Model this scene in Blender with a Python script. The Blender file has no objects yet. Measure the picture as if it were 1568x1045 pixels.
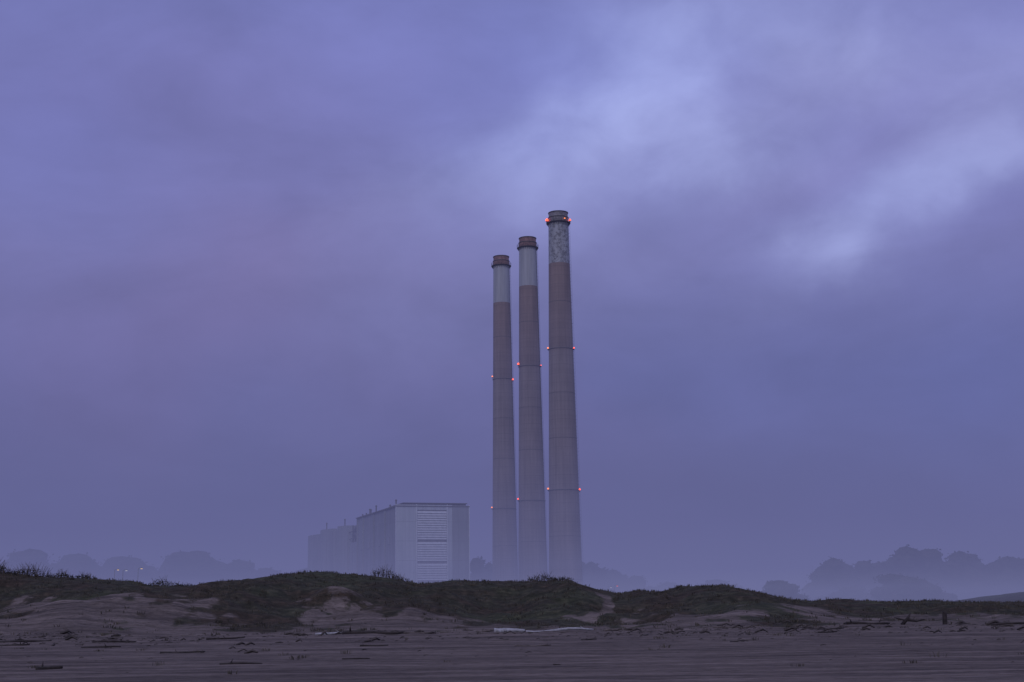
import bpy, math, random
import numpy as np
from mathutils import Matrix, Vector, Euler
random.seed(7); rng=np.random.default_rng(7)
scene=bpy.context.scene
scene.view_settings.view_transform='Standard'
scene.view_settings.look='None'
scene.view_settings.exposure=0
R=math.radians

def lin(r,g,b):
    f=lambda c:(c/255/12.92) if c/255<=0.04045 else ((c/255+0.055)/1.055)**2.4
    return (f(r),f(g),f(b),1)

# ---------------------------------------------------------------- noise
def _h(i,j,s):
    v=np.sin(i*127.1+j*311.7+s*74.7)*43758.5453
    return v-np.floor(v)
def vn(x,y,s=0):
    xi=np.floor(x);yi=np.floor(y);fx=x-xi;fy=y-yi
    fx=fx*fx*(3-2*fx);fy=fy*fy*(3-2*fy)
    a=_h(xi,yi,s);b=_h(xi+1,yi,s);c=_h(xi,yi+1,s);d=_h(xi+1,yi+1,s)
    return (a+(b-a)*fx+(c-a)*fy+(a-b-c+d)*fx*fy)*2-1
def fbm(x,y,s=0,o=4):
    t=0;a=1.0;n=0
    for k in range(o):
        ca,sa=math.cos(k*1.1),math.sin(k*1.1)
        t=t+a*vn((x*ca-y*sa)*2**k,(x*sa+y*ca)*2**k,s+k*13);n+=a;a*=0.5
    return t/n
def sst(a,b,x):
    t=np.clip((x-a)/(b-a),0,1);return t*t*(3-2*t)

# ---------------------------------------------------------------- node helpers
class NT:
    def __init__(s,tree): s.t=tree; s.n=tree.nodes; s.l=tree.links
    def new(s,typ,**kw):
        n=s.n.new(typ)
        for k,v in kw.items(): setattr(n,k,v)
        return n
    def put(s,sock,val):
        if isinstance(val,bpy.types.NodeSocket): s.l.new(val,sock)
        elif val is not None: sock.default_value=val
    def math(s,op,a,b=None,c=None,clamp=False):
        n=s.new('ShaderNodeMath',operation=op); n.use_clamp=clamp
        s.put(n.inputs[0],a); s.put(n.inputs[1],b); s.put(n.inputs[2],c)
        return n.outputs[0]
    def mix(s,f,a,b,mode='MIX'):
        n=s.new('ShaderNodeMix',data_type='RGBA',blend_type=mode)
        s.put(n.inputs[0],f); s.put(n.inputs[6],a); s.put(n.inputs[7],b)
        return n.outputs[2]
    def noise(s,vec,scale,detail=4,rough=0.55,dist=0):
        n=s.new('ShaderNodeTexNoise'); s.put(n.inputs['Vector'],vec)
        n.inputs['Scale'].default_value=scale;n.inputs['Detail'].default_value=detail
        n.inputs['Roughness'].default_value=rough;n.inputs['Distortion'].default_value=dist
        return n
    def mapping(s,vec,loc=(0,0,0),rot=(0,0,0),sc=(1,1,1),typ='POINT'):
        n=s.new('ShaderNodeMapping',vector_type=typ); s.put(n.inputs[0],vec)
        n.inputs[1].default_value=loc;n.inputs[2].default_value=rot;n.inputs[3].default_value=sc
        return n.outputs[0]
    def ramp(s,f,stops,interp='LINEAR'):
        n=s.new('ShaderNodeValToRGB'); s.put(n.inputs[0],f); cr=n.color_ramp
        cr.interpolation=interp
        while len(cr.elements)<len(stops): cr.elements.new(0.5)
        for e,(p,c) in zip(cr.elements,stops):
            e.position=p; e.color=c if len(c)==4 else (*c,1)
        return n.outputs[0]
    def mr(s,v,a,b,c=0,d=1,smooth=False):
        n=s.new('ShaderNodeMapRange'); 
        if smooth: n.interpolation_type='SMOOTHSTEP'
        s.put(n.inputs[0],v)
        for i,q in zip((1,2,3,4),(a,b,c,d)): n.inputs[i].default_value=q
        return n.outputs[0]

def material(name):
    m=bpy.data.materials.new(name); m.use_nodes=True
    nt=NT(m.node_tree); b=m.node_tree.nodes['Principled BSDF']
    b.inputs['Roughness'].default_value=0.85
    return m,nt,b
def bump(nt,b,h,strength=0.4,dist=0.1):
    n=nt.new('ShaderNodeBump'); n.inputs['Strength'].default_value=strength
    n.inputs['Distance'].default_value=dist; nt.put(n.inputs['Height'],h)
    nt.l.new(n.outputs[0],b.inputs['Normal'])
def varied(name,c1,c2,scale=1.0,rough=0.85,sc=(1,1,1),bs=0.3,bd=0.05,coord='Object'):
    m,nt,b=material(name); tc=nt.new('ShaderNodeTexCoord')
    v=nt.mapping(tc.outputs[coord],sc=sc)
    n=nt.noise(v,scale,5,0.6)
    nt.put(b.inputs['Base Color'],nt.ramp(n.outputs[0],[(0.35,c1),(0.65,c2)]))
    b.inputs['Roughness'].default_value=rough
    if bs>0: bump(nt,b,n.outputs[0],bs,bd)
    return m

# ---------------------------------------------------------------- mesh helpers
def obj(name,verts,faces,mat=None,parent=None,smooth=False,loc=(0,0,0),mats=None,fm=None):
    me=bpy.data.meshes.new(name); me.from_pydata([tuple(v) for v in verts],[],[tuple(f) for f in faces]); me.update()
    o=bpy.data.objects.new(name,me); scene.collection.objects.link(o); o.location=loc
    if mats:
        for m in mats: me.materials.append(m)
        if fm is not None: me.polygons.foreach_set('material_index',fm)
    elif mat: me.materials.append(mat)
    if smooth: me.polygons.foreach_set('use_smooth',[True]*len(me.polygons))
    if parent: o.parent=parent
    return o
def empty(name,loc=(0,0,0),rotz=0):
    e=bpy.data.objects.new(name,None); scene.collection.objects.link(e); e.location=loc; e.rotation_euler=(0,0,rotz); e.empty_display_size=1
    return e
class MB:
    def __init__(s): s.v=[];s.f=[]
    def box(s,x0,x1,y0,y1,z0,z1):
        k=len(s.v)
        s.v+=[(x0,y0,z0),(x1,y0,z0),(x1,y1,z0),(x0,y1,z0),(x0,y0,z1),(x1,y0,z1),(x1,y1,z1),(x0,y1,z1)]
        s.f+=[[k+i for i in q] for q in ((0,3,2,1),(4,5,6,7),(0,1,5,4),(1,2,6,5),(2,3,7,6),(3,0,4,7))]
    def lathe(s,prof,n=48,cap=False,c=(0,0)):
        k=len(s.v)
        for r,z in prof:
            for i in range(n):
                a=2*math.pi*i/n; s.v.append((c[0]+r*math.cos(a),c[1]+r*math.sin(a),z))
        for j in range(len(prof)-1):
            for i in range(n):
                i2=(i+1)%n
                s.f.append([k+j*n+i,k+j*n+i2,k+(j+1)*n+i2,k+(j+1)*n+i])
        if cap: s.f.append([k+(len(prof)-1)*n+i for i in range(n)])
    def tube(s,pts,rad,n=7,cap=True):
        k=len(s.v); pts=[Vector(p) for p in pts]
        for j,p in enumerate(pts):
            d=(pts[min(j+1,len(pts)-1)]-pts[max(j-1,0)]).normalized()
            u=d.orthogonal().normalized() if abs(d.z)>0.9 else d.cross(Vector((0,0,1))).normalized()
            w=d.cross(u)
            r=rad[j] if hasattr(rad,'__len__') else rad
            for i in range(n):
                a=2*math.pi*i/n; s.v.append(tuple(p+(u*math.cos(a)+w*math.sin(a))*r))
        for j in range(len(pts)-1):
            for i in range(n):
                i2=(i+1)%n; s.f.append([k+j*n+i,k+j*n+i2,k+(j+1)*n+i2,k+(j+1)*n+i])
        if cap:
            s.f.append([k+i for i in range(n)][::-1]); s.f.append([k+(len(pts)-1)*n+i for i in range(n)])
    def make(s,name,mat,parent=None,smooth=False,loc=(0,0,0)):
        return obj(name,s.v,s.f,mat,parent,smooth,loc)

# ---------------------------------------------------------------- terrain
crest_pts=[(0,76),(60,66),(130,64),(190,60),(230,51),(330,48),(370,55),(410,58),(450,67),(480,70),(540,66),(600,57),(640,49),(700,53),(750,52),(800,50),(870,51),(905,37),(940,29),(970,34),(1005,30),(1040,39),(1080,41),(1140,26),(1180,19),(1230,12),(1270,17),(1330,11),(1400,13),(1470,8),(1568,8)]
cx=np.array([(p-789.6)*0.0969 for p,_ in crest_pts]); cz=np.array([r*0.0969+2.0 for _,r in crest_pts])
def crest(x):
    c=np.interp(x,cx,cz)
    far=sst(76,110,np.abs(x))
    alt=4.5+2.2*vn(x/38.0,x*0+3.3,5)
    return c*(1-far)+alt*far
def height(x,y):
    x=np.asarray(x,float);y=np.asarray(y,float)
    wob=8*vn(x/22,x*0,31)
    foot=136+9*vn(x/26,x*0+1.7,8)
    p=sst(foot,215,y+wob*(1-sst(185,215,y)))
    back=sst(218,262,y)
    p2=p*(1-0.72*back)
    base=0.45*sst(55,150,y)
    c=crest(x)
    h=base+(c-0.55)*p2
    env=np.clip(4*p*(1-p),0,1)*(1-back)+0.25*back*(1-sst(300,420,y))
    amp=np.clip(c/7,0.5,1.2)
    # hillocks: ridged hummocks give folds and hollows on the seaward face
    rid=1-np.abs(fbm(x/12,y/16,51,3))*2.2
    h=h+env*amp*(1.5*fbm(x/13,y/15,1,4)+1.15*rid-0.45)
    h=h+(0.05+0.5*sst(0.05,0.6,p2))*0.40*fbm(x/3.1,y/3.1,2,3)*(1-sst(300,420,y))
    up=sst(88,135,y)*(1-p)
    h=h+up*0.32*np.clip(fbm(x/4.5,y/5,3,3)+.1,0,1)
    bz=(1-sst(120,160,y))*sst(-40,20,y)
    h=h+bz*(0.065*fbm(x/7,y/2.4,4,3)+0.03*fbm(x/1.5,y/0.9,6,3))
    h=h+3.6*np.exp(-((x-108)/26)**2-((y-300)/22)**2)+1.6*np.exp(-((x-64)/12)**2-((y-285)/16)**2)
    h=h*(1-sst(330,430,y))+1.0*sst(330,430,y)
    return h
def veg(x,y):
    foot=136+9*vn(x/26,x*0+1.7,8)
    p=sst(foot+2,205,y)
    left=sst(-28,-46,x)
    right=sst(16,50,x)
    m=fbm(x/7,y/12,21,4)*1.15+0.62*fbm(x/2.0,y/2.8,23,3)
    v=m+1.5*p+0.16-0.52*left*(1-sst(0.72,0.99,p))-0.15*right*(1-sst(.6,.9,p))
    v=np.where(y>225,v+0.4,v)
    tx=8.5+ (215-y)*0.05+2*np.sin(y/7)
    v=v-1.0*np.exp(-((x-tx)/0.9)**2)*sst(158,175,y)
    tx2=-24+ (215-y)*0.25+3*np.sin(y/9)
    v=v-0.6*np.exp(-((x-tx2)/1.4)**2)*(1-sst(165,180,y))
    return sst(0.10,0.9,v)*sst(-9,7,y-foot)
def hz(x,y): return float(height(np.array([x]),np.array([y]))[0])

def axis(segs):
    out=[]
    for a,b,st in segs:
        out+=list(np.arange(a,b,st))
    out.append(segs[-1][1]); return np.array(out)
xs_c=axis([(-130,130,0.42)])
outer=130+np.cumsum(np.linspace(3,300,60)); 
xs=np.concatenate([-outer[::-1],xs_c,outer])
ys=np.concatenate([-np.cumsum(np.linspace(4,200,30))[::-1]+20,axis([(20.3,110,0.33),(110,240,0.5),(240,330,1.5)]),330+np.cumsum(np.linspace(4,330,60))])
X,Y=np.meshgrid(xs,ys); Z=height(X,Y)
nx,ny=len(xs),len(ys)
co=np.stack([X,Y,Z],-1).reshape(-1,3)
idx=np.arange(nx*ny).reshape(ny,nx)
F=np.stack([idx[:-1,:-1],idx[:-1,1:],idx[1:,1:],idx[1:,:-1]],-1).reshape(-1,4)
me=bpy.data.meshes.new('beach_and_dunes_ground')
me.vertices.add(len(co)); me.vertices.foreach_set('co',co.ravel().astype(np.float32))
me.loops.add(F.size); me.loops.foreach_set('vertex_index',F.ravel().astype(np.int32))
me.polygons.add(len(F)); me.polygons.foreach_set('loop_start',np.arange(0,F.size,4,dtype=np.int32))
me.polygons.foreach_set('loop_total',np.full(len(F),4,dtype=np.int32))
me.update(); me.polygons.foreach_set('use_smooth',np.ones(len(F),dtype=bool))
at=me.attributes.new('plant_cover','FLOAT','POINT'); at.data.foreach_set('value',veg(X,Y).ravel().astype(np.float32))
ground=bpy.data.objects.new('beach_and_dunes_ground',me); scene.collection.objects.link(ground)
m,nt,b=material('sand_and_dune_plants')
geo=nt.new('ShaderNodeNewGeometry').outputs['Position']
a=nt.new('ShaderNodeAttribute'); a.attribute_name='plant_cover'
n1=nt.noise(geo,0.9,6,0.65); n2=nt.noise(nt.mapping(geo,sc=(0.06,0.35,1)),1.0,6,0.65); n3=nt.noise(nt.mapping(geo,sc=(0.8,2.6,1)),1.6,5,0.7)
n4=nt.noise(geo,0.09,4,0.6); n5=nt.noise(nt.mapping(geo,sc=(0.03,1.1,1)),1.0,4,0.6)
sand=nt.ramp(n2.outputs[0],[(0.36,(0.115,0.098,0.090)),(0.5,(0.160,0.137,0.125)),(0.66,(0.245,0.209,0.190))])
spk=nt.ramp(n3.outputs[0],[(0.38,(0.40,0.38,0.37)),(0.53,(1,1,1))])
sand=nt.mix(0.8,sand,spk,'MULTIPLY')
trk=nt.ramp(n5.outputs[0],[(0.36,(0.55,0.55,0.57)),(0.5,(1,1,1))])
sand=nt.mix(0.9,sand,trk,'MULTIPLY')
gr=nt.ramp(n1.outputs[0],[(0.3,(0.022,0.023,0.018)),(0.5,(0.048,0.048,0.036)),(0.72,(0.105,0.094,0.072))])
gr2=nt.ramp(n4.outputs[0],[(0.38,(0.92,0.74,0.70)),(0.5,(0.85,0.86,.8)),(0.62,(1.0,1.12,0.9))])
gr=nt.mix(1.0,gr,gr2,'MULTIPLY')
cov=nt.math('ADD',a.outputs['Fac'],nt.math('MULTIPLY',nt.math('SUBTRACT',n1.outputs[0],0.5),1.7))
cov=nt.mr(cov,0.26,0.74,0,1,True)
nt.put(b.inputs['Base Color'],nt.mix(cov,sand,gr))
b.inputs['Roughness'].default_value=0.95
b.inputs['Specular IOR Level'].default_value=0.15
bump(nt,b,nt.math('ADD',n1.outputs[0],nt.math('MULTIPLY',n3.outputs[0],0.5)),0.95,0.28)
me.materials.append(m)

# ---------------------------------------------------------------- dune grass (one mass)
def blades(name,xs_,ys_,hs,ws,mat,nb=6,spread=0.25):
    V=[];Fc=[]
    zz=height(xs_,ys_)
    for x,y,z,h,w in zip(xs_,ys_,zz,hs,ws):
        for k in range(nb):
            a=random.random()*6.283; r=random.random()*spread
            bx=x+math.cos(a)*r; by=y+math.sin(a)*r
            lx=math.cos(a)*h*random.uniform(0.1,0.7); ly=math.sin(a)*h*random.uniform(0.1,0.7)
            t=random.random()*3.1416; dx=math.cos(t)*w/2; dy=math.sin(t)*w/2
            hh=h*random.uniform(0.6,1.1); i=len(V)
            V+=[(bx-dx,by-dy,z-0.05),(bx+dx,by+dy,z-0.05),(bx+lx*.45+dx*.7,by+ly*.45+dy*.7,z+hh*.65),(bx+lx*.45-dx*.7,by+ly*.45-dy*.7,z+hh*.65),(bx+lx,by+ly,z+hh)]
            Fc+=[(i,i+1,i+2,i+3),(i+3,i+2,i+4)]
    return obj(name,V,Fc,mat)
grassm=varied('dune_grass_blades',(0.028,0.028,0.021,1),(0.120,0.106,0.078,1),0.35,0.9,bs=0,coord='Object')
N=50000
gx=rng.uniform(-95,95,N); gy=rng.uniform(130,262,N)
pv=veg(gx,gy); cl=sst(-0.2,0.4,fbm(gx/2.5,gy/2.5,44,2))
keep=rng.uniform(0,1,N)<np.clip(pv*0.7*cl+0.014,0,1)
gx,gy=gx[keep],gy[keep]
blades('dune_grass',gx,gy,rng.uniform(0.10,0.42,len(gx)),rng.uniform(0.05,0.12,len(gx)),grassm,5,0.35)
N=460
bx=rng.uniform(-60,60,N); by=50+95*rng.uniform(0,1,N)**0.7
k=rng.uniform(0,1,N)<0.2+0.8*sst(0,0.5,vn(bx/8,by/8,9)); bx,by=bx[k],by[k]
blades('beach_grass_tufts',bx,by,rng.uniform(0.08,0.26,len(bx)),rng.uniform(0.02,0.05,len(bx)),grassm,16,0.35)

# ---------------------------------------------------------------- foliage
leafm=varied('cypress_foliage',(0.016,0.020,0.016,1),(0.055,0.060,0.042,1),0.35,0.9,bs=0)
barkm=varied('bark',(0.05,0.04,0.03,1),(0.12,0.10,0.08,1),2,0.9)
shrubm=varied('shrub_foliage',(0.014,0.016,0.012,1),(0.050,0.050,0.036,1),1.2,0.9,bs=0)
def core(V,Fc,c,rad,n=10,m_=6):
    k=len(V); s=random.random()*50
    for j in range(m_+1):
        ph=math.pi*j/m_
        for i in range(n):
            a=2*math.pi*i/n; r=0.82*(1+.16*math.sin(3*a+s+j)+random.uniform(-.1,.1))
            V.append((c[0]+rad[0]*r*math.sin(ph)*math.cos(a),c[1]+rad[1]*r*math.sin(ph)*math.sin(a),c[2]+rad[2]*r*math.cos(ph)))
    for j in range(m_):
        for i in range(n):
            i2=(i+1)%n; Fc.append((k+j*n+i,k+(j+1)*n+i,k+(j+1)*n+i2,k+j*n+i2))
def leaves(V,Fc,c,rad,n,size,lo=0.7,hi=1.08):
    for _ in range(n):
        d=Vector((random.gauss(0,1),random.gauss(0,1),random.gauss(0,1))).normalized()
        r=random.uniform(lo,hi)
        if random.random()<0.06: r*=1.12
        p=Vector((c[0]+d.x*rad[0]*r,c[1]+d.y*rad[1]*r,c[2]+d.z*rad[2]*r))
        u=Vector((random.gauss(0,1),random.gauss(0,1),random.gauss(0,0.6))).normalized()
        w=u.cross(Vector((random.gauss(0,1),random.gauss(0,1),random.gauss(0,1)))).normalized()
        s=size*random.uniform(0.5,1.3); i=len(V)
        V+=[tuple(p-u*s*.5),tuple(p+w*s*.32),tuple(p+u*s*.6),tuple(p-w*s*.28)]
        Fc.append((i,i+1,i+2,i+3))
def tree_geo(V,Fc,fm,x,y,g,h,w,nl=15,leaf=1.0,dens=110):
    mb=MB(); top=(x+random.uniform(-.1,.1)*w,y,g+h*0.72)
    mb.tube([(x,y,g-0.3),(x+0.2,y,g+h*0.3),top],[h*0.035,h*0.026,h*0.012],7)
    sk=random.uniform(-.22,.22)
    lobes=[((x+sk*w,y,g+h*.84),(w*.25,w*.2,h*.14)),((x,y,g+h*.55),(w*.4,w*.3,h*.33)),((x-sk*w,y,g+h*.3),(w*.46,w*.3,h*.28))]
    for k in range(nl):
        t=((k%5)+0.5)/5*2-1+random.uniform(-.15,.15); t=max(-.95,min(.95,t))
        lev=[.92,.66,.34][k//5%3]*random.uniform(.85,1.04)
        env=math.sqrt(max(0.08,1-(t-sk)**2*.7))
        rx=w*random.uniform(0.13,0.22); rz=min(h*0.16,rx*random.uniform(0.6,.9))
        cz_=max(g+rz*.7,g+h*env*lev-rz)
        lobes.append(((x+t*w*0.44,y+random.uniform(-.3,.3)*w,cz_),(rx,rx,rz)))
    for c,r in lobes:
        mid=(x+(c[0]-x)*.35,y+(c[1]-y)*.35,g+(c[2]-g)*.5)
        mb.tube([mid,((mid[0]+c[0])/2,(mid[1]+c[1])/2,(mid[2]+c[2])/2+0.3),c],[h*0.014,h*0.01,h*0.004],5)
    o=len(V); V+=mb.v; Fc+=[tuple(o+i for i in f) for f in mb.f]; fm+=[1]*len(mb.f)
    n0=len(Fc)
    for c,r in lobes: core(V,Fc,c,r); leaves(V,Fc,c,r,dens,leaf)
    fm+=[0]*(len(Fc)-n0)
def grove(name,lst,leaf=1.3,dens=70):
    V=[];Fc=[];fm=[]
    for x,y,h,w in lst: tree_geo(V,Fc,fm,x,y,hz(x,y)-0.2,h,w,15,leaf,dens)
    return obj(name,V,Fc,mats=[leafm,barkm],fm=fm)
# metres: (x, y, height, width)
grove('distant_trees',[(112,520,20.5,17),(118,528,17.5,18),(124,530,19,18),(131,525,19.5,17),(137,532,19,18),(142,530,24,21),(148,534,25,22),(155,535,24,24),(162,530,22.5,22),(169,535,22,22),(178,530,20.5,24),(188,535,20,24),(147,545,20,30),(173,560,20,30),(200,540,19,24),(212,545,21,26),(230,550,21,28),(126,545,16,28)])
grove('distant_trees',[(30,620,25,16),(36,622,24,16),(44,640,21,20),(53,640,18,20),(64,640,15,20),(80,600,15,22),(88,610,13,20),(98,610,11,20)],1.5,60)
grove('distant_trees',[(-14,560,24,12),(-9,565,22,11)],1.5,60)
grove('distant_trees',[(-196,760,35,40),(-178,760,38,40),(-160,760,38,38),(-142,760,33,36),(-128,755,28,34),(-112,755,28,32),(-98,755,25,28),(-215,770,36,44),(-240,770,38,46),(-268,775,41,50),(-300,780,44,54)],1.8,60)
for (x,y,h,w) in [(74,405,10.0,15),(117,430,12.0,23),(-33.5,425,8.5,9),(109,470,9,22)]:
    V=[];Fc=[];fm=[]; tree_geo(V,Fc,fm,x,y,hz(x,y)-0.2,h,w,15,0.8,150)
    obj('cypress_tree',V,Fc,mats=[leafm,barkm],fm=fm)
def shrub(x,y,w,h,spiky=0.0):
    V=[];Fc=[]; mb=MB()
    n=max(4,int(w/0.5))
    for k in range(n):
        t=(k+.5)/n*2-1; hh=h*(1-0.6*t*t)*random.uniform(0.7,1.05)
        px=x+t*w*.5; py=y+random.uniform(-.4,.4)
        gg=hz(px,py)
        leaves(V,Fc,(px,py,gg+hh*.45),(w/n*1.1,w/n*1.1,hh*.5),46,0.22,.4)
        for q in range(3+int(4*spiky)):
            a=random.uniform(-1,1); L=hh*random.uniform(0.9,1.25+spiky*.4)
            mb.tube([(px,py,gg-0.1),(px+a*L*.25,py,gg+L*.55),(px+a*L*.6,py+random.uniform(-.2,.2),gg+L)],[0.035,0.025,0.012],4)
    fm=[0]*len(Fc); o=len(V); V+=mb.v; Fc+=[tuple(o+i for i in f) for f in mb.f]; fm+=[1]*len(mb.f)
    obj('dune_shrub',V,Fc,mats=[shrubm,barkm],fm=fm)
for s in [(-71.5,213,5.5,1.6,1),(-67.5,214,3.5,1.1,1),(-63.5,213,2.6,0.9,1),(-52,214,4.6,1.3,.3),(-49.4,215,2.2,.8,.6),(-19.5,214,3.4,1.7,.5),(-17,214,2.2,1.0,.5),(4,214,4,1.3,.6),(7,214,2.4,.7,.3),(-76,212,4,1.6,1)]:
    shrub(*s)

# ---------------------------------------------------------------- driftwood
woodm=varied('weathered_driftwood',(0.06,0.05,0.045,1),(0.16,0.14,0.13,1),3,0.85)
darkwood=varied('dark_driftwood',(0.018,0.015,0.014,1),(0.05,0.042,0.04,1),3,0.85)
debm=varied('debris_bark_and_kelp',(0.028,0.024,0.022,1),(0.085,0.072,0.066,1),1.5,0.85)
palewood=varied('bleached_driftwood',(0.24,0.25,0.26,1),(0.46,0.48,0.52,1),3,0.8)
def log(x,y,L,r,rot,mat,lift=0.0,stubs=2,name='driftwood_log'):
    mb=MB(); n=9; pts=[];rad=[]; s=random.random()*99; r=r*.8
    for i in range(n):
        t=i/(n-1)-.5
        px=x+math.cos(rot)*L*t; py=y+math.sin(rot)*L*t+0.05*L*math.sin(3*t+s)
        pts.append((px,py,hz(px,py)+r*0.45+lift*.6*(t+.5)+0.02*L*math.sin(5*t+s)*.5)); rad.append(r*(1-0.45*(t+.5))*random.uniform(.86,1.12))
    mb.tube(pts,rad,9)
    for _ in range(stubs):
        i=random.randint(1,n-2); p=Vector(pts[i]); d=Vector((random.uniform(-1,1),random.uniform(-.6,.6),random.uniform(.3,.8))).normalized()
        mb.tube([p,p+d*r*2.2,p+d*r*3.4+Vector((0.1*r,0,r*.5))],[rad[i]*.5,rad[i]*.35,rad[i]*.12],6)
    mb.make(name,mat,smooth=True)
for q in [(-20.2,63,1.1,.13,.05,darkwood,.02,1),(-12.3,65,1.9,.08,.02,darkwood,0,1),(-7.6,69,1.3,.06,.1,darkwood,0,0),
          (-19.5,85,2.6,.09,-.05,darkwood,0,1),(-9.0,92,1.8,.07,.1,darkwood,.05,1),(-28,98,2.6,.1,.04,darkwood,0,1),
          (-16.5,136,4.6,.18,.05,palewood,.05,1),(-12.6,128,5.4,.25,-.04,darkwood,.1,2),(-9.2,134,3.4,.16,.03,woodm,.1,1),
          (-4.5,134,5.0,.18,.02,woodm,.1,2),(-0.6,133,2.8,.32,.01,palewood,0,0),(4.0,133,6.2,.18,-.03,palewood,.1,1),(9.5,134,3,.14,.1,woodm,.1,1),
          (1.6,58,.3,.05,.3,darkwood,0,0),(-40,118,4.4,.16,.1,darkwood,.1,1),(-52,126,6,.2,-.05,darkwood,.2,2),(-31,112,3.4,.13,.02,darkwood,.1,1),
          (-24,120,3.2,.12,.2,darkwood,.2,1),(20,134,3.6,.15,.05,woodm,.1,2),(33,136,4,.2,.0,darkwood,.2,2),(46,134,4,.18,-.1,darkwood,.3,2),
          (5,100,1.1,.07,.0,darkwood,.1,1),(14,92,1.0,.05,.2,darkwood,.1,1),(-50,95,3.4,.12,.0,darkwood,0,1),(52,120,3.4,.12,.1,darkwood,.2,1),(1,88,2.2,.07,-.1,woodm,0,1),
          (-38,106,5,.13,.03,darkwood,0,1),(27,126,3,.12,.06,darkwood,.1,1),(24,112,1.6,.1,.3,darkwood,.1,2)]:
    log(*q)
mb=MB(); gx0,gy0=37.6,138; g=hz(gx0,gy0)
mb.tube([(gx0-.9,gy0,g),(gx0-.3,gy0,g+.6),(gx0,gy0,g+1.15)],[.18,.15,.05],7)
mb.tube([(gx0-.3,gy0,g+.5),(gx0+.5,gy0,g+.35),(gx0+1.3,gy0,g+.5)],[.14,.11,.04],7)
mb.tube([(gx0-.5,gy0,g+.4),(gx0-1.2,gy0,g+.6),(gx0-1.6,gy0,g+.7)],[.1,.07,.03],7)
mb.make('driftwood_stump',darkwood,smooth=True)
mb=MB(); px0,py0=40.8,138; g=hz(px0,py0)
mb.tube([(px0,py0,g-.3),(px0+.02,py0,g+1.15)],[.24,.21],10); mb.tube([(px0-.02,py0,g+1.15),(px0+.02,py0,g+1.21)],[.22,.16],10)
mb.make('wooden_post',darkwood)
mb=MB()
N=7500
dx=rng.uniform(-75,75,N); dy=42+100*rng.uniform(0,1,N)**0.55
band=sst(-0.02,0.5,fbm(dx/14,dy/3.2,77,3))+0.03+0.6*sst(98,122,dy)*sst(-.1,.3,vn(dx/5,dy/4,12))
k=rng.uniform(0,1,N)<band*(.12+.88*sst(60,115,dy)); dx,dy=dx[k],dy[k]; dz=height(dx,dy)
for x,y,z in zip(dx,dy,dz):
    L=random.uniform(.05,.26)*(1+ (random.random()<.12)*2.4)*(0.4+y/120); r=L*random.uniform(.04,.12)
    a=random.gauss(0,.6); c,s_=math.cos(a)*L/2,math.sin(a)*L/2
    mb.tube([(x-c,y-s_,z+r*.3),(x+.1*L,y,z+r+random.uniform(0,.2)*L),(x+c,y+s_,z+r*.3+random.uniform(0,.1)*L)],[r*.8,r,r*.5],4,False)
mb.make('wrack_line_debris',debm)

# ---------------------------------------------------------------- chimneys
def concrete_mat():
    m,nt,b=material('chimney_concrete'); tc=nt.new('ShaderNodeTexCoord'); o=tc.outputs['Object']
    sep=nt.new('ShaderNodeSeparateXYZ'); nt.l.new(o,sep.inputs[0]); z=sep.outputs[2]
    streak=nt.noise(nt.mapping(o,sc=(1.1,1.1,0.03)),1.0,4,0.6)
    blot=nt.noise(nt.mapping(o,sc=(.25,.25,.06)),1.0,5,0.6)
    ring=nt.noise(nt.mapping(o,sc=(0.0,0.0,.16)),1.0,5,0.75)
    base=nt.ramp(nt.mr(z,0,120),[(0.0,(.28,.245,.235)),(.72,(.25,.222,.21)),(.745,(.225,.185,.165)),(1,(.255,.20,.178))])
    f=nt.math('ADD',nt.math('MULTIPLY',streak.outputs[0],.5),nt.math('ADD',nt.math('MULTIPLY',blot.outputs[0],.45),nt.math('MULTIPLY',ring.outputs[0],.45)))
    c=nt.mix(1,base,nt.ramp(nt.mr(f,.4,1.0),[(0,(.55,.55,.55)),(1,(1.35,1.35,1.35))]),'MULTIPLY')
    pour=nt.math('LESS_THAN',nt.math('FRACT',nt.math('DIVIDE',z,3.05)),.05)
    c=nt.mix(nt.math('MULTIPLY',pour,.25),c,(.10,.09,.09,1))
    nt.put(b.inputs['Base Color'],c); b.inputs['Roughness'].default_value=.9
    bump(nt,b,f,.3,.05); return m
def paint_mat(name,peel):
    m,nt,b=material(name); tc=nt.new('ShaderNodeTexCoord'); o=tc.outputs['Object']
    streak=nt.noise(nt.mapping(o,sc=(1.0,1.0,.05)),1.0,5,.6)
    pt=nt.ramp(streak.outputs[0],[(.3,(.30,.33,.35)),(.7,(.45,.49,.51))])
    n=nt.noise(nt.mapping(o,loc=(3,1,7),sc=(.8,.8,.8)),1.1,6,.72)
    lo,hi=((.42,.54) if peel else (.22,.30))
    k=nt.ramp(n.outputs[0],[(lo,(0,0,0)),(hi,(1,1,1))])
    nt.put(b.inputs['Base Color'],nt.mix(k,(.165,.175,.185,1),pt))
    b.inputs['Roughness'].default_value=.7; bump(nt,b,k,.3,.03); return m
conc=concrete_mat(); paintA=paint_mat('white_paint_on_concrete',False); paintB=paint_mat('peeling_white_paint',True)
steel=varied('grey_galvanised_steel',(.15,.15,.155,1),(.27,.27,.28,1),1.5,.55)
rust=varied('rusty_brick_crown',(.17,.105,.10,1),(.32,.20,.18,1),.9,.85)
darkst=varied('dark_steel',(.035,.035,.037,1),(.08,.08,.08,1),1.5,.6)
bandm=varied('dull_band_steel',(.10,.095,.095,1),(.16,.155,.155,1),1.5,.7)
soot=varied('soot',(.01,.01,.01,1),(.03,.03,.03,1),1,.95)
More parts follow.
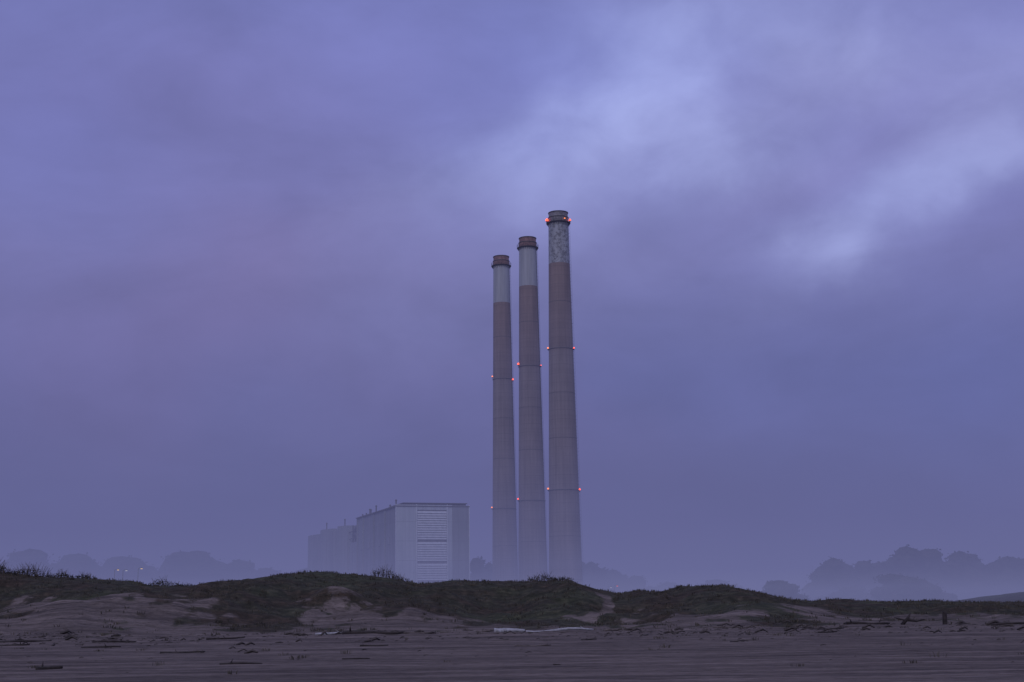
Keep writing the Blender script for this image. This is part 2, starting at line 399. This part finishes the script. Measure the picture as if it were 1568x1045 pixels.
def emis(name,col,st):
    m=bpy.data.materials.new(name); m.use_nodes=True; nt=NT(m.node_tree)
    for n in list(nt.n): nt.n.remove(n)
    e=nt.new('ShaderNodeEmission'); e.inputs[0].default_value=col; e.inputs[1].default_value=st
    o=nt.new('ShaderNodeOutputMaterial'); nt.l.new(e.outputs[0],o.inputs[0]); return m
redl=emis('red_beacon_glass',(1,.10,.045,1),3.2); orl=emis('orange_beacon_glass',(1,.26,.08,1),2.2)
def chimney(x,y,r0,r1,H,paint,crown,lights,ladang,bands):
    E=empty('power_plant_chimney',(x,y,0.8)); zp=117.2; zc=H-3.6
    rr=lambda z:r1+(r0-r1)*(1-z/H)**1.08
    mb=MB(); mb.lathe([(rr(z),z) for z in np.linspace(-1,zp,40)],64); mb.make('shaft',conc,E,True)
    mb=MB(); mb.lathe([(rr(z)+.004,z) for z in np.linspace(zp,zc,12)],64); mb.make('painted_top',paint,E,True)
    rc=rr(zc)
    mb=MB(); mb.lathe([(rc,zc),(rc*1.03,zc+.3),(rc*1.03,zc+1.9),(rc*.97,zc+2.1),(rc*.97,H-.4),(rc*1.0,H-.35),(rc*1.0,H),(rc*.84,H),(rc*.82,H-6)],64)
    mb.make('crown',crown,E,False)
    mb=MB(); mb.lathe([(rc*1.03+.01,zc+1.5),(rc*1.06,zc+1.55),(rc*1.06,zc+1.8),(rc*1.03+.01,zc+1.85)],64); mb.lathe([(rc*1.0+.01,H-.3),(rc*1.025,H-.28),(rc*1.025,H-.05),(rc*1.0+.01,H-.03)],64)
    mb.make('crown_bands',darkst,E)
    mb=MB(); mb.lathe([(rc*.84,H-2.5),(0.01,H-2.5)],64); mb.make('flue',soot,E)
    def platform(z,out,nm):
        r=rr(z)+.01; mb=MB()
        mb.lathe([(r,z-.25),(r+out,z-.12),(r+out,z),(r,z)],64)
        for k in range(28):
            a=2*math.pi*k/28; p=(math.cos(a)*(r+out-.06),math.sin(a)*(r+out-.06))
            mb.tube([(p[0],p[1],z-.02),(p[0],p[1],z+1.15)],.04,4)
            q=(math.cos(a)*r*.99,math.sin(a)*r*.99)
            mb.tube([(q[0],q[1],z-1.1),(p[0],p[1],z-.15)],.05,4)
        for hz_ in (.6,1.12):
            pts=[(math.cos(2*math.pi*k/48)*(r+out-.06),math.sin(2*math.pi*k/48)*(r+out-.06),z+hz_) for k in range(49)]
            mb.tube(pts,.04,4)
        mb.make(nm,darkst,E)
    platform(zc-.1,.75,'top_platform')
    mb=MB()
    for z in bands:
        r=rr(z)+.008; mb.lathe([(r,z-.16),(r+.2,z-.12),(r+.2,z+.08),(r,z+.1)],64)
    for z in (104,73,58,26,12):
        r=rr(z)+.006; mb.lathe([(r,z-.06),(r+.04,z-.06),(r+.04,z+.06),(r,z+.06)],64)
    mb.make('steel_bands',bandm,E)
    mb=MB(); ca,sa=math.cos(ladang),math.sin(ladang)
    for off in (-.2,.2):
        mb.tube([(ca*(rr(z)+.12)-sa*off,sa*(rr(z)+.12)+ca*off,z) for z in np.linspace(2,zc,14)],.04,4)
    for z in np.arange(2,zc,1.2):
        r=rr(z); mb.tube([(ca*(r-.05),sa*(r-.05),z),(ca*(r+.3),sa*(r+.3),z)],.03,4)
    for off in (-.18,.18):
        mb.tube([(ca*(rr(z)+.5)-sa*off,sa*(rr(z)+.5)+ca*off,z) for z in np.linspace(4,zc,14)],.025,4)
    mb.make('ladder',darkst,E)
    for z,ang,mat,s in lights:
        r=rr(z)+(.8 if z>120 else .3); a=R(ang); c=(math.cos(a)*r,math.sin(a)*r)
        mb=MB(); mb.lathe([(s*.8,z),(s,z+s*.5),(s*.95,z+s*1.2),(s*.5,z+s*1.8),(.01,z+s*2)],12,c=c); mb.make('beacon',mat,E,True)
        mb=MB(); mb.lathe([(s*.5,z-.5),(s*.5,z-.1),(s*1.1,z-.02),(.01,z-.005)],12,c=c)
        mb.tube([(c[0]*.96,c[1]*.96,z-.4),(c[0],c[1],z-.4)],.08,4); mb.make('beacon_mount',darkst,E)
chimney(16.3,467,5.65,3.3,135.3,paintB,steel,[(132.0,200,redl,.48),(132.2,-60,orl,.2),(132.0,-20,redl,.38),(88.3,183,orl,.27),(88.2,-5,redl,.25),(41.4,185,orl,.28),(41,-3,redl,.32)],R(-4),(88,41))
chimney(6.15,500,5.3,3.1,135.4,paintA,rust,[(88.7,190,redl,.36),(88.3,-4,redl,.2),(40.8,190,redl,.26)],R(-18),(88,40.3))
chimney(-3.7,527,4.9,3.0,135.5,paintA,rust,[(89,183,orl,.25),(87.6,-12,redl,.32),(40,184,orl,.26)],R(-12),(88,39.6))

# ---------------------------------------------------------------- power plant building (local x = front width, local y = length)
def cladding(name,c1,c2,vert=1.2):
    m,nt,b=material(name); tc=nt.new('ShaderNodeTexCoord'); o=tc.outputs['Object']
    sep=nt.new('ShaderNodeSeparateXYZ'); nt.l.new(o,sep.inputs[0])
    n=nt.noise(nt.mapping(o,sc=(.6,.6,.035)),1.0,5,.65); n2=nt.noise(o,.12,4,.6)
    f=nt.math('ADD',nt.math('MULTIPLY',n.outputs[0],.6),nt.math('MULTIPLY',n2.outputs[0],.4))
    c=nt.ramp(f,[(.35,c1),(.65,c2)])
    s=nt.math('ADD',sep.outputs[0],sep.outputs[1])
    seam=nt.math('LESS_THAN',nt.math('FRACT',nt.math('DIVIDE',s,vert*2.4)),.05)
    seamz=nt.math('LESS_THAN',nt.math('FRACT',nt.math('DIVIDE',sep.outputs[2],6.1)),.03)
    c=nt.mix(nt.math('MULTIPLY',nt.math('MAXIMUM',seam,seamz),.22),c,(.15,.15,.16,1))
    nt.put(b.inputs['Base Color'],c); b.inputs['Roughness'].default_value=.6
    bump(nt,b,f,.2,.05); return m
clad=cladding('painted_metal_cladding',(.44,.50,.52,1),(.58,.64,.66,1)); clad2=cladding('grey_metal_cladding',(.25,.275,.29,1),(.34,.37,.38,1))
clad3=cladding('shaded_side_cladding',(.20,.22,.24,1),(.32,.345,.36,1))  # darker than the front cladding: shade of the side put into the colour
lou=varied('louvre_slats',(.60,.66,.68,1),(.74,.79,.81,1),.8,.6); loud=varied('louvre_recess',(.20,.21,.22,1),(.27,.28,.29,1),.8,.7)
B=empty('power_plant_building',(-37.3,450,0.8),math.atan2(.319,.948))
W=24.0;H=35.9
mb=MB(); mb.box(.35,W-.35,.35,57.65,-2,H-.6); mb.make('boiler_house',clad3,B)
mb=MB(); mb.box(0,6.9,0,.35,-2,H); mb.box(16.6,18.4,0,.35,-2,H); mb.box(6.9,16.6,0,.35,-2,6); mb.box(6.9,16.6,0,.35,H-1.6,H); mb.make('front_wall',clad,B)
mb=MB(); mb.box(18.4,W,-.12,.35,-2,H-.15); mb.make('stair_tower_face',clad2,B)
mb=MB(); mb.box(6.9,16.6,.22,.34,6,H-1.6); mb.make('louvre_recess',loud,B)
mb=MB()
z=6.3
while z<H-2:
    if not(17.0<z<18.0 or 24.2<z<24.9 or 11.4<z<12.2):
        k=len(mb.v); mb.v+=[(6.95,-.10,z),(16.55,-.10,z),(16.55,.2,z+.62),(6.95,.2,z+.62)]; mb.f.append([k,k+1,k+2,k+3])
        mb.box(6.95,16.55,-.14,-.08,z-.06,z+.03)
    z+=.75
mb.make('louvres',lou,B)
mb=MB(); mb.box(6.6,6.88,-.2,0,-2,H+.1); mb.box(16.62,16.9,-.2,0,-2,H+.1); mb.box(-.12,.12,-.15,.2,-2,H+.1); mb.box(W-.1,W+.14,-.2,.1,-2,H); mb.make('corner_trim',lou,B)
mb=MB(); mb.box(-.25,W+.2,-.25,58,H-.6,H-.3) ; mb.box(3.0,W-.6,1.5,20,H-.3,H+.5); mb.box(2.6,W-.2,1.1,20.4,H+.5,H+.75); mb.make('roof_parapet',bandm,B)
mb=MB()
for yy in (16,32,48,57.4): mb.box(-.02+0,.34,yy-.3,yy+.3,-2,H-.7)
mb.make('side_pilasters',clad2,B)
mb=MB()
for yy in (11,24,40,51):
    for zz in (8,24): mb.box(.2,.33,yy-1.6,yy+1.6,zz,zz+2.2)
mb.make('side_windows',clad2,B)
mb=MB(); mb.box(3,W-2,58,84,-2,28); mb.make('turbine_link',clad2,B)
mb=MB()
mb.tube([(4,62,27.5),(4,62,30.5),(4,66,33),(4,74,33),(5,80,31),(5,80,27.5)],1.3,14)
mb.tube([(3.6,70,27),(3.6,70,30),(4,78,31.5)],.9,12)
mb.make('ducts',bandm,B,True)
mb=MB()
for yy in (60,66,70,82): mb.tube([(4,yy,27),(4,yy,37.5 if yy<70 else 34.5)],.26,6)
for zz in (29.5,32): mb.tube([(3,58,zz),(3,84,zz)],.18,5)
mb.make('pipes',darkst,B,True)
for i,(a0,a1,hh) in enumerate([(84,97,34.6),(98.2,111.5,33.6),(113,133,35.2),(135,162,34.4)]):
    mb=MB(); n=12; prof=[(W-1,a0)]+[(2.4-2.4*math.sin(math.pi*t/n),a0+(a1-a0)*t/n) for t in range(n+1)]+[(W-1,a1)]
    m_=len(prof)
    mb.v=[(p[0],p[1],-2) for p in prof]+[(p[0],p[1],hh) for p in prof]
    mb.f=[[j,(j+1)%m_,m_+(j+1)%m_,m_+j] for j in range(m_)]+[[m_+j for j in range(m_)]]
    mb.make('boiler_unit_%d'%(i+1),clad3 if i%2 else clad2,B)
mb=MB()
for xx,yy,hh in [(2,8,2.6),(3,20,1.6),(2,36,3.0),(3,50,2.8),(5,57,3.4),(2,122,2.5),(3,92,1.8)]:
    mb.tube([(xx,yy,H-1.6),(xx,yy,H+hh*.7)],.22,6); mb.tube([(xx,yy,H+hh*.7),(xx,yy,H+hh*.7+.4)],[.4,.2],6)
mb.make('roof_vents',bandm,B)
A=empty('low_industrial_building',(-12,452,0.8),.15)
mb=MB(); mb.box(0,44,0,12,-2,6.5); mb.make('walls',clad2,A)
mb=MB(); mb.box(-.4,44.4,-.4,12.4,6.5,7.0); mb.make('flat_roof',darkst,A)
mb=MB()
for k in range(9): mb.box(2+k*4.7,4.4+k*4.7,-.06,.02,2.6,4.4)
mb.make('windows',loud,A)

# ---------------------------------------------------------------- distant lit street lamps
warm=emis('warm_lamp_glass',(1,.72,.5,1),.75)
whit=emis('pale_lamp_glass',(.8,.8,1,1),.55)
for x,y,h,mt in [(-83.5,300,12.4,warm),(-82.3,302,12.3,whit),(-78.6,300,12.6,warm),(24,350,8.6,emis('red_lamp_glass',(1,.15,.1,1),1.2)),(22.6,352,8.3,whit)]:
    g=hz(x,y); E=empty('street_lamp',(x,y,g-.1))
    mb=MB(); mb.tube([(0,0,0),(0,0,h*.8-g),(0,0,h-g)],[.1,.07,.05],6); mb.tube([(0,0,h-g),(.3,0,h-g+.2),(.7,0,h-g+.2)],.05,5); mb.make('pole',clad2,E)
    mb=MB(); mb.box(.5,.9,-.16,.16,h-g+.1,h-g+.2); mb.make('head',darkst,E)
    mb=MB(); mb.box(.52,.88,-.13,.13,h-g-.06,h-g+.098); mb.make('lens',mt,E)

# ---------------------------------------------------------------- fog bank: stacked homogeneous layers behind the dunes
def fogmat(name,sig,col):
    m=bpy.data.materials.new(name); m.use_nodes=True; nt=NT(m.node_tree)
    for n in list(nt.n): nt.n.remove(n)
    ab=nt.new('ShaderNodeVolumeAbsorption'); ab.inputs['Color'].default_value=(0,0,0,1); ab.inputs['Density'].default_value=sig
    e=nt.new('ShaderNodeEmission'); e.inputs[0].default_value=col; e.inputs[1].default_value=sig  # fog glows by itself; emission stands in for scattered skylight
    ad=nt.new('ShaderNodeAddShader'); nt.l.new(ab.outputs[0],ad.inputs[0]); nt.l.new(e.outputs[0],ad.inputs[1])
    o=nt.new('ShaderNodeOutputMaterial'); nt.l.new(ad.outputs[0],o.inputs['Volume'])
    return m
fog=empty('fog_bank',(0,0,0))
for i,(t,s,c) in enumerate([(9,.0030,lin(112,115,156)),(18,.0021,lin(108,111,154)),(36,.0017,lin(101,104,149)),(95,.0011,lin(97,99,147))]):
    mb=MB(); mb.box(-4200-i*7,4200+i*7,236+i*9,4300+i*13,-6-i*.3,t)
    mb.make('fog_layer_%d'%(i+1),fogmat('fog_%d'%(i+1),s,c),fog)

# ---------------------------------------------------------------- world: overcast dusk sky
w=bpy.data.worlds.new('World'); scene.world=w; w.use_nodes=True
nt=NT(w.node_tree); bg=w.node_tree.nodes['Background']
tc=nt.new('ShaderNodeTexCoord'); d=tc.outputs['Generated']
sep=nt.new('ShaderNodeSeparateXYZ'); nt.l.new(d,sep.inputs[0])
az=nt.math('MULTIPLY',nt.math('ARCTAN2',sep.outputs[0],sep.outputs[1]),57.2958)
el=nt.math('MULTIPLY',nt.math('ARCSINE',sep.outputs[2]),57.2958)
wn=nt.noise(d,9,5,.52); ws=nt.new('ShaderNodeSeparateColor'); nt.l.new(wn.outputs['Color'],ws.inputs[0])
az2=nt.math('ADD',az,nt.math('MULTIPLY',nt.math('SUBTRACT',ws.outputs[0],.5),8))
el2=nt.math('ADD',el,nt.math('MULTIPLY',nt.math('SUBTRACT',ws.outputs[1],.5),5))
cb=nt.new('ShaderNodeCombineXYZ'); nt.l.new(az2,cb.inputs[0]); nt.l.new(el2,cb.inputs[1]); ae=cb.outputs[0]
cb2=nt.new('ShaderNodeCombineXYZ'); nt.l.new(az,cb2.inputs[0]); nt.l.new(el,cb2.inputs[1]); ae0=cb2.outputs[0]
def blobsum(lst):
    tot=None
    for a0,e0,sa,se,rot,amp in lst:
        v=nt.mapping(ae,loc=(a0,e0,0),rot=(0,0,R(rot)),sc=(sa,se,1),typ='TEXTURE')
        L=nt.new('ShaderNodeVectorMath',operation='LENGTH'); nt.l.new(v,L.inputs[0])
        q=nt.math('MULTIPLY',L.outputs['Value'],L.outputs['Value'])
        g=nt.math('MULTIPLY',nt.math('EXPONENT',nt.math('MULTIPLY',q,-1)),amp)
        tot=g if tot is None else nt.math('ADD',tot,g)
    return tot
ramp=nt.ramp(nt.mr(el,-5,90),[(0,lin(90,92,132)),(.053,lin(97,99,144)),(.10,lin(97,100,153)),(.15,lin(103,106,162)),(.20,lin(116,116,172)),(.26,lin(117,118,177)),(.33,lin(116,121,184)),(.6,lin(162,160,197)),(1,lin(182,178,207))])
st=nt.noise(nt.mapping(ae0,rot=(0,0,R(-28)),sc=(.07,.16,1)),1.0,5,.55,.5)
fine=nt.noise(nt.mapping(ae0,rot=(0,0,R(-35)),sc=(.22,.36,1)),1.0,5,.55,.3)
modu=nt.math('ADD',nt.mr(st.outputs[0],.3,.7,.88,1.11),nt.mr(fine.outputs[0],.3,.7,-.045,.045))
mv=nt.new('ShaderNodeVectorMath',operation='SCALE'); nt.l.new(ramp,mv.inputs[0]); nt.l.new(modu,mv.inputs[3])
bright=blobsum([(2.5,18.4,5,1.7,15,.25),(6,20.6,3.8,2.3,50,.17),(8,23.8,5,2,10,.19),(9,18.2,3.4,1.5,-10,.24),(14,21.5,3.4,1.9,0,.15),(16.6,15.8,5,1.4,24,.25),(13.2,14.3,2.2,1.2,10,.24),(19,18.8,3.6,2.2,30,.22),(10,19.5,12,5,12,.12),(-2.5,17.3,6,1.8,25,.08),(12,25,9,3.2,0,.08),(-1,13,8,3.5,20,.04)])
bm=nt.math('MULTIPLY',bright,nt.mr(fine.outputs[0],.3,.7,.72,1.28))
col=nt.mix(bm,mv.outputs[0],lin(190,198,252))
pink=blobsum([(-12,12.5,7,3.5,10,.55),(-17,7.5,6,3.5,0,.5),(12.5,16.8,5,1.5,20,.25),(-4,9,6,2.5,0,.35),(15,20,5,2,0,.15),(-14,21,6,3,0,.15),(3,6,7,2,0,.2)])
col=nt.mix(pink,col,nt.mix(1,col,(1.17,.96,.93,1),'MULTIPLY'))
blue=blobsum([(19,8,6,4,20,.5),(10,9,8,3,0,.25),(2,21,9,4,20,.4),(-19,18,5,4,0,.3),(14,17,8,4,10,.3)])
col=nt.mix(blue,col,nt.mix(1,col,(.88,1.0,1.12,1),'MULTIPLY'))
dark=blobsum([(-6,5,9,3,0,.14),(9,4.5,8,2.5,0,.14),(6,15.6,5,1,15,.08),(-18,3.5,6,2,0,.08),(18,24,4,2,0,.08)])
col=nt.mix(dark,col,lin(60,62,104))
sky=nt.new('ShaderNodeTexSky'); sky.sky_type='NISHITA'; sky.sun_disc=False; sky.sun_elevation=R(6); sky.sun_rotation=R(200)
sv=nt.new('ShaderNodeVectorMath',operation='SCALE'); nt.l.new(sky.outputs[0],sv.inputs[0]); sv.inputs[3].default_value=.004
ad=nt.new('ShaderNodeVectorMath',operation='ADD'); nt.l.new(col,ad.inputs[0]); nt.l.new(sv.outputs[0],ad.inputs[1])
nt.l.new(ad.outputs[0],bg.inputs[0]); bg.inputs[1].default_value=1.0

sd=bpy.data.lights.new('sun','SUN'); sd.energy=.5; sd.angle=R(18); sd.color=(1,.92,.92)
so=bpy.data.objects.new('sun',sd); scene.collection.objects.link(so)
dirv=Vector((0.25,1.0,-0.55)).normalized(); so.rotation_euler=dirv.to_track_quat('-Z','Y').to_euler()

# ---------------------------------------------------------------- camera
cd=bpy.data.cameras.new('camera'); cam=bpy.data.objects.new('camera',cd); scene.collection.objects.link(cam)
cd.lens=50; cd.sensor_width=36; cd.clip_start=.1; cd.clip_end=30000
cam.matrix_world=Matrix.Translation((0,0,2.0))@Matrix.Rotation(R(100.9),4,'X')@Matrix.Rotation(R(-.8),4,'Z')
scene.camera=cam
